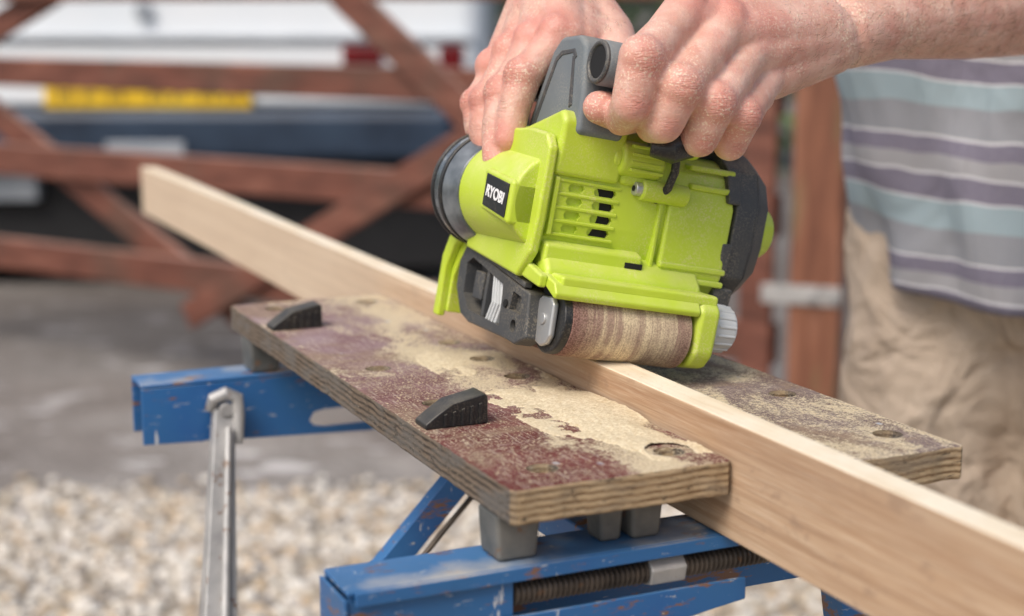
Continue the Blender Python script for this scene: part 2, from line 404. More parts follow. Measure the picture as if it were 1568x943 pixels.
# ------------------------------------------------------------------ workbench
wb=empty('folding_workbench',BM)
def jaw(name,r0,r1,s0,s1,holes,mat):
    pts=[]
    def edge(p,q,n):
        for i in range(n):
            t=i/n; x=p[0]+(q[0]-p[0])*t; y=p[1]+(q[1]-p[1])*t
            j=.0009*noise.noise(V((x*90,y*90,r0*7))) if i else 0
            k=-.0035*max(0,noise.noise(V((x*38,y*38,4+r0)))-.22) if i else 0
            nx,ny=(q[1]-p[1]),-(q[0]-p[0]); l=math.hypot(nx,ny); pts.append((x+nx/l*(j+k),y+ny/l*(j+k)))
    c=.003
    cs=[(r0+c,s0),(r1-c,s0),(r1,s0+c),(r1,s1-c),(r1-c,s1),(r0+c,s1),(r0,s1-c),(r0,s0+c)]
    for i in range(8): edge(cs[i],cs[(i+1)%8],1 if i%2 else (90 if i in (2,6) else 30))
    o=prism(name,pts,'Z',-.021,0,mat,None,.0014,2)
    o.modifiers['bevel'].angle_limit=math.radians(60)
    cs=[cyl('c',(x,y,-.03),(x,y,.01),.0095,.0095,None,None,0,28) for x,y in holes]
    for c in cs: c.modifiers.clear()
    cut(o,cs); 
    for p in o.data.polygons: p.use_smooth=False
    o.parent=wb
    o.data.materials.clear(); o.data.materials.append(mat); return o
jaw('front_jaw',0,.1425,0,.607,[(.035,.314),(.118,.378),(.118,.313),(.118,.249),(.118,.575),(.033,.575),(.034,.032),(.118,.032),(.035,.20)],JAW)
jaw('rear_jaw',.1705,.288,-.032,.575,[(.262,.125),(.262,.010),(.25,.30),(.262,.45)],JAWR)
def dog(x,y,i):
    pr=[(0,0),(0,.0035),(.007,.0085),(.018,.0155),(.041,.0200),(.043,.0175),(.043,0)]
    o=prism('bench_dog_%d'%i,[(x+p,q) for p,q in pr],'Y',y,y+.019,BLACK,wb,.0012)
    for k in range(5):
        xx=x+.012+k*.006
        o=prism('bench_dog_%d_rib_%d'%(i,k),[(xx,.0006),(xx+.0022,.0006),(xx+.0026,.0095+k*.0012),(xx+.0004,.0088+k*.0012)],'Y',y-.0012,y+.003,BLACK,wb,.0004)
dog(.002,.478,1); dog(.003,.137,2)
zt=-.051; RE=.286
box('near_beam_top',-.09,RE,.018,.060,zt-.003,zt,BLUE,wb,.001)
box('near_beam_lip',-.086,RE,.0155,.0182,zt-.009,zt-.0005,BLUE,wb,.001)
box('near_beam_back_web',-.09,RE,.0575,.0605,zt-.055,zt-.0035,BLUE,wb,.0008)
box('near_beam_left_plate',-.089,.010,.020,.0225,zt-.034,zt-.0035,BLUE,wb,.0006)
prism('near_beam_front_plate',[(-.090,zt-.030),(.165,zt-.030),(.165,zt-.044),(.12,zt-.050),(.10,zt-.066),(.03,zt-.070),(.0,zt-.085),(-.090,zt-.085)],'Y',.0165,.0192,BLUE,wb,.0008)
prism('near_beam_end_cap',[(.016,zt-.004),(.060,zt-.004),(.060,zt-.085),(.016,zt-.085)],'X',-.0925,-.0905,BLUE,wb,.0005)
rr=[];pp=[]
x=.012
while x<.28:
    pp+= [(x,.027,zt-.0195),(x+.0008,.027,zt-.0195),(x+.0017,.027,zt-.0195),(x+.0025,.027,zt-.0195)]; rr+=[.0056,.0074,.0074,.0056]; x+=.0034
tube('vice_screw',pp,.006,DSTEEL,wb,rr,14)
cyl('vice_nut',(.100,.027,zt-.0195),(.124,.027,zt-.0195),.0098,.0098,STEEL,wb,.001,6)
cyl('frame_bolt',(-.030,.0165,-.095),(-.030,.0120,-.095),.0075,.0065,DSTEEL,wb,.001,28)
box('bolt_slot_a',-.034,-.026,.0112,.0122,-.0957,-.0943,DARK,wb,0)
box('bolt_slot_b',-.0307,-.0293,.0110,.0120,-.099,-.091,DARK,wb,0)
for nm,args in (('far_beam_top',(-.094,RE,.545,.588,zt-.003,zt)),('far_beam_back_web',(-.094,.03,.585,.588,zt-.050,zt-.0035)),('far_beam_back_web_b',(.15,RE,.585,.588,zt-.055,zt-.0035))):
    box(nm,*args,BLUE,wb,.001)
fb=prism('far_beam_front',[(-.094,zt-.0035),(RE,zt-.0035),(RE,zt-.056),(.12,zt-.062),(-.094,zt-.052)],'Y',.545,.548,BLUE,None,.0008)
c=prism('c',[(.052,-.097),(.056,-.090),(.066,-.088),(.13,-.088),(.13,-.104),(.066,-.104),(.056,-.102)],'Y',.53,.56,None,None,0); c.modifiers.clear()
cut(fb,[c]); fb.data.materials.clear(); fb.data.materials.append(BLUE); fb.parent=wb
for p in fb.data.polygons:p.use_smooth=False
for i,(x0,x1,y0,y1) in enumerate([(.001,.030,.024,.052),(.070,.088,.030,.050),(.090,.113,.027,.050),(.19,.22,.024,.05),(.25,.28,.024,.05),(.001,.030,.548,.58),(.09,.113,.548,.58),(.25,.28,.548,.58)]):
    prism('spacer_block_%d'%i,[(x0,y0),(x1,y0),(x1,y1),(x0,y1)],'Z',zt+.0003,-.0213,CAST,wb,.003,lo_pts=[(x0+.002,y0+.0015),(x1-.002,y0+.0015),(x1-.002,y1),(x0+.002,y1)])
for i,x in enumerate((.262,.10)):
    box('side_rail_%d'%i,x-.012,x+.012,.061,.544,zt-.032,zt-.010,BLUE,wb,.002)
def legbar(name,p0,p1,w0,w1,t,mat):
    p0=V(p0);p1=V(p1);d=(p1-p0).normalized(); u=d.cross(V((0,1,0))).normalized(); v=d.cross(u).normalized()
    P=[];
    for p,w in ((p0,w0),(p1,w1)):
        h=w/2
        for (q,r) in ((-h,0),(-h,-w*.7),(-h+t,-w*.7),(-h+t,-t),(h-t,-t),(h-t,-w*.7),(h,-w*.7),(h,0)):
            P.append(p+u*q+v*r)
    n=8;F=[list(range(8))[::-1],list(range(8,16))]+[[i,(i+1)%n,n+(i+1)%n,n+i] for i in range(n)]
    me=bpy.data.meshes.new(name);me.from_pydata(P,[],F)
    bm=bmesh.new(); bm.from_mesh(me); bmesh.ops.recalc_face_normals(bm,faces=bm.faces); bm.to_mesh(me); bm.free()
    o=addobj(name,me,mat,wb); bev(o,.0012,2); return o
iB=BM.inverted()
hd=iB@V((-.245,1.30,.716)); ft=iB@V((-.208,.884,0.012))
legbar('strut_leg',hd,ft,.0175,.064,.0025,STEEL)
tube('strut_rib',[hd+(ft-hd)*t+V((.002,-.004,0)) for t in (.02,.3,.6,.95)],.004,STEEL,wb,[.003,.004,.005,.006])
pts=[hd+V((.0,.012,-.006)),hd+V((-.011,.006,.002)),hd+V((-.010,0,.010)),hd+V((0,-.002,.014)),hd+V((.010,-.002,.009)),hd+V((.010,-.004,-.004)),hd+V((.009,-.006,-.03))]
tube('strut_hook',pts,.005,STEEL,wb,[.0045,.0052,.0055,.0058,.0058,.0056,.004])
cyl('strut_pivot',hd+V((0,.02,0)),hd+V((0,-.006,0)),.006,.006,STEEL,wb)
legbar('blue_brace',iB@V((-.036,1.154,.700)),iB@V((-.60,1.03,0.012)),.020,.026,.003,BLUE)
tube('brace_rod',[iB@V((-.012,1.18,.70)),iB@V((-.055,1.15,.655)),iB@V((-.30,1.08,.35))],.0022,DSTEEL,wb)
for i,(x,y,dx,dy) in enumerate([(-.07,.04,-.03,-.12),(.27,.04,.03,-.12),(.265,.566,.03,.12)]):
    legbar('frame_leg_%d'%i,(x,y,zt-.056),(x+dx,y+dy,-T+.012),.034,.034,.003,BLUE)
    box('foot_%d'%i,x+dx-.03,x+dx+.03,y+dy-.03,y+dy+.03,-T,-T+.02,BLACK,wb,.006)

# ------------------------------------------------------------------ plank
def mkplank():
    n=60; P=[];F=[]
    for k in range(n+1):
        s=-.45+(1.69+.45)*k/n
        bow=.0025*math.sin(s*2.2); tw=.0010*math.sin(s*5)
        for (x,z) in ((.1440,-.050),(.1682,-.050),(.1682,.0205+tw),(.1440,.0222)):
            P.append((x+bow*(s>.62)*(s-.62)*2,s,z))
    for k in range(n):
        for i in range(4): F.append([k*4+i,k*4+(i+1)%4,(k+1)*4+(i+1)%4,(k+1)*4+i])
    F.append([0,1,2,3]);F.append([n*4+i for i in (3,2,1,0)])
    me=bpy.data.meshes.new('wooden_plank');me.from_pydata(P,[],F)
    bm=bmesh.new(); bm.from_mesh(me); bmesh.ops.recalc_face_normals(bm,faces=bm.faces); bm.to_mesh(me); bm.free()
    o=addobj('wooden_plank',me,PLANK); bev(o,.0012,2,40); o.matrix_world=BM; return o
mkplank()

def flakes():
    P=[];F=[]
    def add(x,y,z,s):
        ang=random.random()*6.28; k=len(P); h=s*random.uniform(.15,.5)
        for q in range(3):
            aa=ang+q*2.09; P.append((x+math.cos(aa)*s,y+math.sin(aa)*s*random.uniform(.5,1),z+.0001))
        P.append((x,y,z+h)); F.extend([[k,k+1,k+3],[k+1,k+2,k+3],[k+2,k,k+3]])
    # heaped drifts as a height field, only where the heap is above the board
    def heap(x,y):
        e=min(1,max(0,(x-.066)/.035))*min(1,max(0,(y-.012)/.04))*min(1,max(0,(.40-y)/.12))
        h=noise.noise(V((x*22,y*11,8)))*.9+noise.noise(V((x*60,y*40,2)))*.35+noise.noise(V((x*170,y*150,5)))*.16
        for hx,hy in ((.118,.378),(.118,.313),(.118,.249),(.118,.032)):
            d=math.hypot(x-hx,y-hy)
            if d<.014: return -1
        ctr=math.exp(-((y-.16)/.10)**2)*.42
        return (h+ctr-.22)*e-.02*(1-e)
    nx,ny=86,330; x0,x1,y0,y1=.060,.1408,.006,.41; idx={}
    H=[[0]*(ny+1) for _ in range(nx+1)]
    for i in range(nx+1):
        for j in range(ny+1):
            x=x0+(x1-x0)*i/nx; y=y0+(y1-y0)*j/ny; h=heap(x,y)
            H[i][j]=.0001+(max(0,h)**.8)*.0042+(random.uniform(0,.00035) if h>0 else -.0005) if h>-.05 else None
    def vid(i,j):
        if (i,j) not in idx:
            idx[(i,j)]=len(P); P.append((x0+(x1-x0)*i/nx+random.uniform(-.0003,.0003),y0+(y1-y0)*j/ny+random.uniform(-.0004,.0004),H[i][j]))
        return idx[(i,j)]
    for i in range(nx):
        for j in range(ny):
            q=[H[i][j],H[i+1][j],H[i+1][j+1],H[i][j+1]]
            if all(v is not None for v in q) and max(q)>0: F.append([vid(i,j),vid(i+1,j),vid(i+1,j+1),vid(i,j+1)])
    c=0
    while c<16000:
        x=random.uniform(.002,.14);y=random.uniform(.003,.604)
        w=noise.noise(V((x*14,y*8,3)))*.7+.2+x*4-.15
        if random.random()<w:
            hh=max(0,heap(x,y)) if x>.06 and y<.41 else 0
            add(x,y,.0001+(hh**.8)*.0042,random.uniform(.0003,.0008)*(1 if random.random()<.9 else 1.6)); c+=1
    for _ in range(5000): 
        add(random.uniform(.173,.286),random.uniform(-.03,.5),.0001,random.uniform(.0003,.0008))
    for _ in range(1500): 
        add(random.uniform(.146,.167),random.uniform(-.2,.5),.0222,random.uniform(.0003,.0006))
    me=bpy.data.meshes.new('sawdust');me.from_pydata(P,[],F)
    o=addobj('sawdust',me,SDM); o.matrix_world=BM
flakes()

# ------------------------------------------------------------------ belt sander (mm helper)
sd=empty('belt_sander',SM)
def mm(l): return [(p/1000,q/1000) for p,q in l]
def px(name,pts,x0,x1,mat,w=2,**k):
    if 'lo_pts' in k: k['lo_pts']=mm(k['lo_pts'])
    return prism(name,mm(pts),'X',x0/1000,x1/1000,mat,sd,w/1000,**k)
def bx(name,x0,x1,y0,y1,z0,z1,mat,w=1.5): return box(name,x0/1000,x1/1000,y0/1000,y1/1000,z0/1000,z1/1000,mat,sd,w/1000,3)
def cy(name,p0,p1,r0,r1,mat,w=1,n=40): return cyl(name,V(p0)/1000,V(p1)/1000,r0/1000,r1/1000,mat,sd,w/1000,n)
st=[]
for i in range(25):
    t=math.radians(-90-180*i/24); st.append((24+24*math.cos(t),24+24*math.sin(t)))
for i in range(25):
    t=math.radians(90-180*i/24); st.append((148+22*math.cos(t),22+22*math.sin(t)))
px('abrasive_belt',st,10,104,BELT,1)
house=[(46,52),(36,70),(33,90),(33,120),(40,138),(54,148),(100,150),(122,138),(128,60)]
h=px('motor_housing',house,-10,140,GREEN,6,seg=4)
cs=[]
for r in range(4):
    z0=113-r*9.2
    for (xa,xb) in ((7,17),(27,42)):
        c=prism('c',mm([(xa,z0-2.6),(xb,z0-2.6),(xb+1.5,z0),(xb,z0+2.6),(xa,z0+2.6),(xa-1.5,z0)]),'Y',.020,.045,None,None,0); c.modifiers.clear(); c.parent=sd; cs.append(c)
bpy.context.view_layer.update()
cut(h,cs); h.data.materials.clear(); h.data.materials.append(GREEN); smooth_by_angle(h,30)
for r in range(4):
    for (xa,xb) in ((6,18),(26,43)): bx('vent_shadow_%d_%d'%(r,xa),xa,xb,36.5,38,110-r*9.2,116-r*9.2,DARK,.1)
px('left_flange',[(44,48),(29,66),(26,90),(26,138),(34,147),(60,149),(124,144),(134,56)],-17,-9.5,GREEN,2.5)
px('housing_shoulder',[(29,120),(27,140),(27,158),(34,165),(50,160),(104,144),(110,130)],-9,42,GREEN,4,seg=4)
px('shoulder_right',[(30,120),(29,146),(36,158),(60,160),(104,150),(110,130)],42,78,GREEN,5,seg=4)
for r in range(5):
    z0=117.6-r*9.2
    bx('louvre_%d'%r,-5,46,31.8,35,z0-1.2,z0+1.2,GREEN,.9)
px('louvre_left',[(29.5,80),(29.5,119),(36,121),(36,78)],-6,-2.5,GREEN,1)
for i in range(6):
    for j in range(3):
        cy('grille_dot_%d_%d'%(i,j),(0+i*3.2+(j%2)*1.6,36,131-j*2.8),(0+i*3.2+(j%2)*1.6,31.2,131-j*2.8),1.2,1.2,DARK,.1,8)
for i in range(4): cy('grille_low_%d'%i,(6+i*3.2,36,74.5),(6+i*3.2,32.0,74.5),1.2,1.2,DARK,.1,8)
px('centre_seam',[(31,52),(30,60),(30,122),(38,142),(52,153),(60,120),(60,52)],77,80,GREEN,1)
px('right_panel',[(40,50),(29.5,66),(29.5,116),(40,138),(60,140),(60,50)],84,138,GREEN,3)
px('left_chin',[(44,50),(27,62),(27,74),(40,78),(60,60)],-6,70,GREEN,2.5)
bx('chin_slot',56,70,26.4,30,65,69,DARK,.4)
for i,z in enumerate((128,141)): bx('upper_rib_%d'%i,100,138,31+i*5,60,z-2.2,z+2.2,GREEN,1.6)
for i,z in enumerate((62,71)): bx('lower_rib_%d'%i,84,139,27.5,60,z-2.2,z+2.2,GREEN,1.6)
cy('clamp_boss',(38,34,139),(72,34,139),12.5,12.5,GREEN,3)
cy('clamp_boss_end',(33,34,139),(39,34,139),8,9,GREEN,2)
for i in range(4): bx('boss_rib_%d'%i,44,70,20.6+i*.5,26,131+i*5.4,133.4+i*5.4,GREEN,.8)
cy('screw_boss',(59,30,120),(96,30,120),7.5,7.5,GREEN,1.5)
cy('screw_head',(54,30,120),(60,30,120),4.8,4.8,SILVER,1)
cy('screw_socket',(53.6,30,120),(54.6,30,120),2.2,2.2,DARK,.1,6)
tube('cable_loop',[V(p)/1000 for p in ((72,20,162),(73,16,156),(75,17,148),(77,18.5,136),(76,22,124),(73,32,114))],.0030,BLACK,sd)
cap=[(52,48),(34,68),(30,90),(30,122),(40,144),(60,156),(104,156),(126,138),(130,70),(118,50)]
cap2=[(58,60),(44,74),(40,92),(40,120),(48,136),(64,146),(98,146),(116,130),(118,80),(108,62)]
px('end_cap',cap2,158,174,CHAR,3,lo_pts=cap)
px('end_cap_collar',cap,140,158.5,CHAR,2)
px('cap_step_upper',[(50,120),(28.5,120),(28.5,124),(39,146),(60,158),(60,120)],131,142,CHAR,1.5)
px('cap_step_lower',[(50,62),(32,68),(28.5,84),(28.5,92),(50,92)],133,142,CHAR,1.5)
px('cap_foot',[(32,46),(30,60),(60,60),(60,46)],134,150,CHAR,2)
cy('end_dome',(172,66,102),(190,66,102),25,17,GREEN,5)
bx('cap_top_vent',104,150,52,110,152,160,CHAR,3)
for i in range(5): bx('top_vent_slot_%d'%i,112+i*7,115+i*7,50.8,60,153,158,DARK,.3)
# rear left drum
cy('drum_housing',(1,36,100),(1,122,100),34,37,GREEN,3,64)
cy('drum_smoked_cone',(0,119,99),(0,136,99),37.2,42.5,SMOKE,1.2,72)
cy('drum_band',(0,136.3,99),(0,141,99),43.4,43.4,BLACK,1.0,72)
cy('drum_smoked_ring',(0,141.3,99),(0,152,99),42.6,42,SMOKE,1.5,72)
cy('drum_rim',(0,152.3,99),(0,159,99),43.6,42,BLACK,2,72)
px('drum_bracket',[(38,122),(44,138),(66,136),(90,130),(100,118),(40,110)],-14,10,GREEN,4)
px('drum_lug',[(112,128),(112,140),(120,143),(127,138),(127,128)],-8,6,GREEN,2)
px('label_boss',[(36,82),(36,112),(84,117),(84,88)],-34,-10,GREEN,3)
px('label_plate',[(40,86),(40,109),(78,113),(78,91)],-34.9,-33.9,BLACK,.4)
def text(s,size,mat,loc,xa,ya,name,ext=.0002):
    cu=bpy.data.curves.new(name,'FONT'); cu.body=s; cu.size=size; cu.extrude=ext; cu.align_x='CENTER'; cu.align_y='CENTER'; cu.offset=.0003
    o=bpy.data.objects.new(name,cu); scene.collection.objects.link(o); cu.materials.append(mat)
    o.parent=sd; z=V(xa).cross(V(ya)); o.matrix_local=frame(V(xa),V(ya),z,V(loc)/1000); return o
text('RYOBI',.0108,LABELW,(-35.2,59,99.6),(0,-.994,-.11),(0,-.11,.994),'label_lettering')
hood=[(180,2),(180,42),(173,58),(156,70),(134,73),(60,60),(22,55),(4,51),(-1,44),(1,40),(26,50),(60,47),(124,52),(148,54),(160,46),(169,30),(170,2)]
px('belt_hood',hood,-7,107,GREEN,1.6)
px('hood_left_lip',[(183,-2),(183,44),(175,61),(157,74),(134,77),(60,64),(14,54),(15,45),(60,51),(130,66),(151,62),(164,53),(173,36),(173,-2)],-13,-6.5,GREEN,2)
arm=[(0,14),(8,4),(24,1),(150,2),(176,12),(179,44),(156,68),(60,60),(8,54),(-1,46)]
px('right_skirt',arm,107,124,GREEN,4,seg=4)
bx('front_ledge',-2,122,3,40,48,56,GREEN,2.5)
px('housing_base',[(20,50),(20,58),(34,72),(134,77),(155,68),(152,52)],-6,118,GREEN,4)
cy('tracking_knob',(124,24,32),(146,24,32),17.2,16,WHITEP,2.5,48)
for i in range(16):
    t=i/16*6.283+.2; cy0=24+16.6*math.cos(t); cz=32+16.6*math.sin(t)
    cy('knob_grip_%d'%i,(129,cy0,cz),(144,24+15.9*math.cos(t),32+15.9*math.sin(t)),1.3,1.1,WHITEP,.4,10)
cy('knob_collar',(122,24,32),(126,24,32),14,14,CHAR,1)
fr=px('tension_frame',[(158,44),(150,56),(138,58),(100,49),(62,43),(34,39),(28,8),(44,1),(60,2),(126,2),(142,6),(157,24)],-9,6,CHAR,2)
fr.parent=None
c=prism('c',mm([(72,9),(128,11),(141,22),(143,44),(134,49),(76,38)]),'X',-.02,.003,None,None,0); c.modifiers.clear()
c2=cyl('c',(-.02,.050,.013),(.0,.050,.013),.0045,.0045,None,None,0,20); c2.modifiers.clear()
c3=prism('c',mm([(41,22),(60,23),(58,36),(44,34)]),'X',-.02,-.004,None,None,0); c3.modifiers.clear()
cut(fr,[c,c2,c3]); fr.data.materials.clear(); fr.data.materials.append(CHAR); smooth_by_angle(fr,30); fr.parent=sd
bx('frame_cavity_back',3.2,5,70,145,9,48,DARK,.1)
lv=[(102,7),(94,22),(100,44),(92,47),(84,42),(78,24),(84,7)]
px('tension_lever',lv,-7,-1,WHITEP,1.2)
for i in range(3): px('lever_rib_%d'%i,[(98-i*5,9),(92-i*5,23),(96-i*4,43),(94.6-i*4,43),(90-i*5,23),(96-i*5,9)],-8.4,-6.5,WHITEP,.4)
bx('frame_bar',-8,2,104,108,10,44,CHAR,1)
bx('spring_box',-5,2,118,134,20,40,CHAR,1)
cy('frame_screw',(-10.4,66,26),(-9,66,26),3,3,DARK,.4,16)
px('frame_top_strap',[(152,57),(150,63),(100,55),(40,45),(40,41),(100,50)],-10.5,-4,CHAR,1)
cy('roller_flange',(4,24,24),(11,24,24),23.5,23.5,BLACK,1.5,56)
px('roller_bracket',[(34,8),(34,36),(30,39),(16,40),(11,36),(10,14),(14,8),(22,5)],-1,3.8,SILVER,1.8)
cy('bracket_rivet',(-2.4,22,24),(-.8,22,24),4,4,SILVER,.6,20)
# main handle
px('handle_post',[(108,126),(100,156),(82,204),(72,214),(44,216),(34,210),(25,178),(24,150)],0,36,GREY,4,seg=4)
px('handle_seam',[(98,134),(90,160),(74,199),(67,204),(48,206),(43,201),(45,199),(50,203),(65,201),(71,197),(86,159),(94,134)],-.6,1.5,CHAR,.3)
px('handle_inset',[(38,168),(46,200),(49,201),(42,166)],-.7,1.5,CHAR,.3)
px('handle_bar',[(66,182),(66,206),(182,200),(188,192),(186,176)],6,32,GREY,6,seg=4)
px('handle_rear_post',[(160,126),(166,182),(186,186),(188,156),(184,126)],8,32,GREY,5)
px('rear_body',[(100,60),(100,144),(175,144),(192,116),(184,70),(156,60)],38,110,CHAR,8,seg=4)
cy('dust_port',(70,182,106),(70,215,112),19,18,BLACK,2)
px('trigger',[(104,182),(110,172),(134,168),(144,182)],12,26,BLACK,1.5)
tube('front_grip',[V((x,12,198+.0)) /1000 for x in (1,3,34,80,118,124)],.0145,GREY,sd,[.0138,.0152,.0152,.0148,.0148,.0125],40)
cy('front_grip_mouth',(.2,12,198),(2,12,198),10.8,10.8,DARK,.3,32)
tube('front_grip_rim',[V((.6,12+12.8*math.cos(t),198+12.8*math.sin(t)))/1000 for t in [i*6.283/32 for i in range(33)]],.0018,CHAR,sd,None,10)
px('grip_stem',[(2,154),(2,190),(24,190),(30,160),(16,148)],50,70,BLACK,4)
tube('grip_stem_foot',[V(p)/1000 for p in ((44,0,149),(56,-6,150),(68,-4,155),(76,10,160))],.007,BLACK,sd,[.006,.0095,.010,.007])
px('grip_arch',[(20,146),(14,156),(18,172),(34,178),(60,158),(50,144)],80,96,GREEN,4)

# ------------------------------------------------------------------ man
man=empty('man_in_striped_shirt',Matrix.Translation((.58,1.70,0)))
man_inv=Matrix.Translation((-.58,-1.70,0))
def toman(o):
    o.parent=man; o.matrix_parent_inverse=man_inv; return o
def chain(ps,rs): return [(V(ps[i]),rs[i],V(ps[i+1]),rs[i+1]) for i in range(len(ps)-1)]
def arm_hair(name,o,p0,p1,count,bias):
    me=o.data; ax=(p1-p0); L=ax.length; axn=ax.normalized(); cand=[]
    for v in me.vertices:
        t=(v.co-p0).dot(axn)/L
        if -.1<t<1: 
            if v.normal.dot(bias)>-.1: cand.append((v.co.copy(),v.normal.copy(),t))
    P=[];F=[]
    for _ in range(count):
        c,n,t=random.choice(cand)
        if random.random()>min(1,.35+t*1.3): continue
        c=c+V([random.uniform(-.001,.001)]*3)*.5
        d=(-axn*.8+V((random.uniform(-.5,.5),random.uniform(-.5,.5),random.uniform(-.6,.1)))).normalized(); d=(d-n*d.dot(n)).normalized()
        ln=random.uniform(.006,.014); s=n.cross(d)*.0001; k=len(P)
        p=c-n*.0003; q=c+d*ln*.5+n*ln*.28; r=c+d*ln+n*ln*.22
        P+= [p-s,p+s,q-s,q+s,r]; F+=[[k,k+1,k+3,k+2],[k+2,k+3,k+4]]
    m2=bpy.data.meshes.new(name); m2.from_pydata(P,[],F); toman(addobj(name,m2,ARMHAIR,None,False))
# LEFT HAND (on front grip) - sander-frame mm
bones=[];reds=[];dusts=[];balls=[];crs=[]
Lw=S(206,34,260); Lel=V((.50,1.35,1.070)); Lsh=V((.70,1.50,1.36))
mcp=[S(55,6,241),S(84,1,238),S(111,5,230),S(135,13,218)]
pip=[S(13,-21,202),S(41,-27,189),S(71,-24,183),S(99,-16,179)]
dip=[S(13,-19,174),S(39,-19,166),S(71,-14,161),S(100,-7,161)]
tip=[S(20,3,164),S(44,3,163),S(78,5,161),S(107,8,162)]
rad=[(.0162,.0150,.0133,.0112),(.0166,.0154,.0136,.0114),(.0162,.0149,.0132,.0110),(.0149,.0134,.0118,.0100)]
for i in range(4):
    r=rad[i]; mid=(mcp[i]+pip[i])/2
    bones+=chain([mcp[i],mid,pip[i],dip[i],tip[i]],[r[0],r[1]*.92,r[1]*.98,r[2],r[3]])
    balls.append((mid-zs*.002,r[1]*.97)); balls.append((pip[i]+(pip[i]-tip[i]).normalized()*.0025,r[1]*1.02)); balls.append(((pip[i]+dip[i])/2,r[2]*1.02))
    cpt=Lw+(mcp[i]-Lw)*.25
    bones.append((cpt-zs*.004,.024,mcp[i]-zs*.005,.0175))
    balls.append((mcp[i]+zs*.003,.0154))
    bones.append((Lw+(mcp[i]-Lw)*.35+zs*.0155,.0035,mcp[i]+zs*.011,.005))
    reds+= [(mcp[i]+zs*.010-a*.004,.026),(pip[i]-a*.008,.021),(tip[i],.020),(dip[i]-a*.008,.014)]; dusts+=[(pip[i],.045),(tip[i],.045)]
    crs+=[(pip[i]-a*.010,.015),(dip[i]-a*.008,.011)]
for i in range(3): bones.append((mcp[i]-zs*.008,.0135,mcp[i+1]-zs*.008,.0135))
th=[S(160,38,236),S(114,34,210),S(66,30,180),S(34,24,168),S(7,12,169)]
bones+=chain(th,[.025,.021,.0150,.0138,.0112]); reds.append((th[-1],.024)); dusts.append((th[-1],.04))
bones.append((S(148,42,216),.019,Lw,.024))
fd=(Lel-Lw)
bones+=chain([Lw-zs*.003,Lw+fd*.15,Lw+fd*.45,Lw+fd*.8,Lel],[.0275,.029,.040,.048,.046])
bones+=chain([Lw+a*.008,Lw+fd*.3+a*.01],[.026,.031])
bones+=chain([Lel,Lel+(Lsh-Lel)*.6],[.046,.052])
balls.append((Lw+a*.004+zs*.012+b*.01,.020))
dusts.append((Lw,.16))
la_=toman(blob('left_arm_and_hand',bones,SKIN,None,.0018,3,balls,.45,reds,dusts,crs))
arm_hair('left_arm_hair',la_,Lw-fd*.15,Lel,4600,V((0,-.7,.4)))
# RIGHT HAND (on main handle)
bones=[];reds=[];dusts=[];balls=[];crs=[]
Rw=S(38,182,264); Rel=V((.13,1.44,1.28)); Rsh=V((.38,1.70,1.37))
mcp=[S(14,102,216),S(6,124,210),S(1,146,200),S(-1,167,188)]
pip=[S(-10,100,184),S(-14,119,170),S(-16,140,163),S(-14,163,160)]
dip=[S(-14,98,158),S(-18,111,144),S(-18,134,140),S(-14,156,143)]
tip=[S(-16,94,138),S(-19,100,122),S(-12,126,126),S(-5,150,133)]
for i in range(4):
    r=rad[i]; mid=(mcp[i]+pip[i])/2
    bones+=chain([mcp[i],mid,pip[i],dip[i],tip[i]],[r[0]*.95,r[1]*.83,r[1]*.87,r[2]*.85,r[3]*.95])
    balls.append((pip[i]-xs*.0015,r[1]*.92))
    cpt=Rw+(mcp[i]-Rw)*.25
    bones.append((cpt,.023,mcp[i]+xs*.004,.0165)); balls.append((mcp[i]-xs*.003+zs*.001,.0150))
    bones.append((Rw+(mcp[i]-Rw)*.35-xs*.008+zs*.010,.0035,mcp[i]-xs*.0065+zs*.0095,.005))
    reds+= [(mcp[i]-xs*.008+zs*.004,.026),(pip[i]-xs*.008,.021),(tip[i]-xs*.004,.02)]; dusts+=[(pip[i],.045),(tip[i],.045)]
    crs+=[(pip[i]-xs*.010,.015),(dip[i]-xs*.008,.011)]
for i in range(3): bones.append((mcp[i]+xs*.005,.0125,mcp[i+1]+xs*.005,.0125))
th=[S(54,156,244),S(62,120,226),S(56,92,214),S(50,66,204)]
bones+=chain(th,[.023,.018,.015,.0115])
bones.append((th[0],.021,mcp[0]+xs*.016,.015)); bones.append((th[1],.016,mcp[0]+xs*.016,.014))
fd=Rel-Rw
bones+=chain([Rw,Rw+fd*.15,Rw+fd*.5,Rw+fd*.8,Rel],[.0265,.028,.039,.046,.045])
bones+=chain([Rw-b*.004,Rw+fd*.3-b*.006],[.025,.029])
bones+=chain([Rel,Rel+(Rsh-Rel)*.6],[.045,.051])
dusts.append((Rw,.14))
ra_=toman(blob('right_arm_and_hand',bones,SKIN,None,.0018,3,balls,.45,reds,dusts,crs))
arm_hair('right_arm_hair',ra_,Rw-fd*.1,Rel,2600,V((-.5,-.7,.4)))
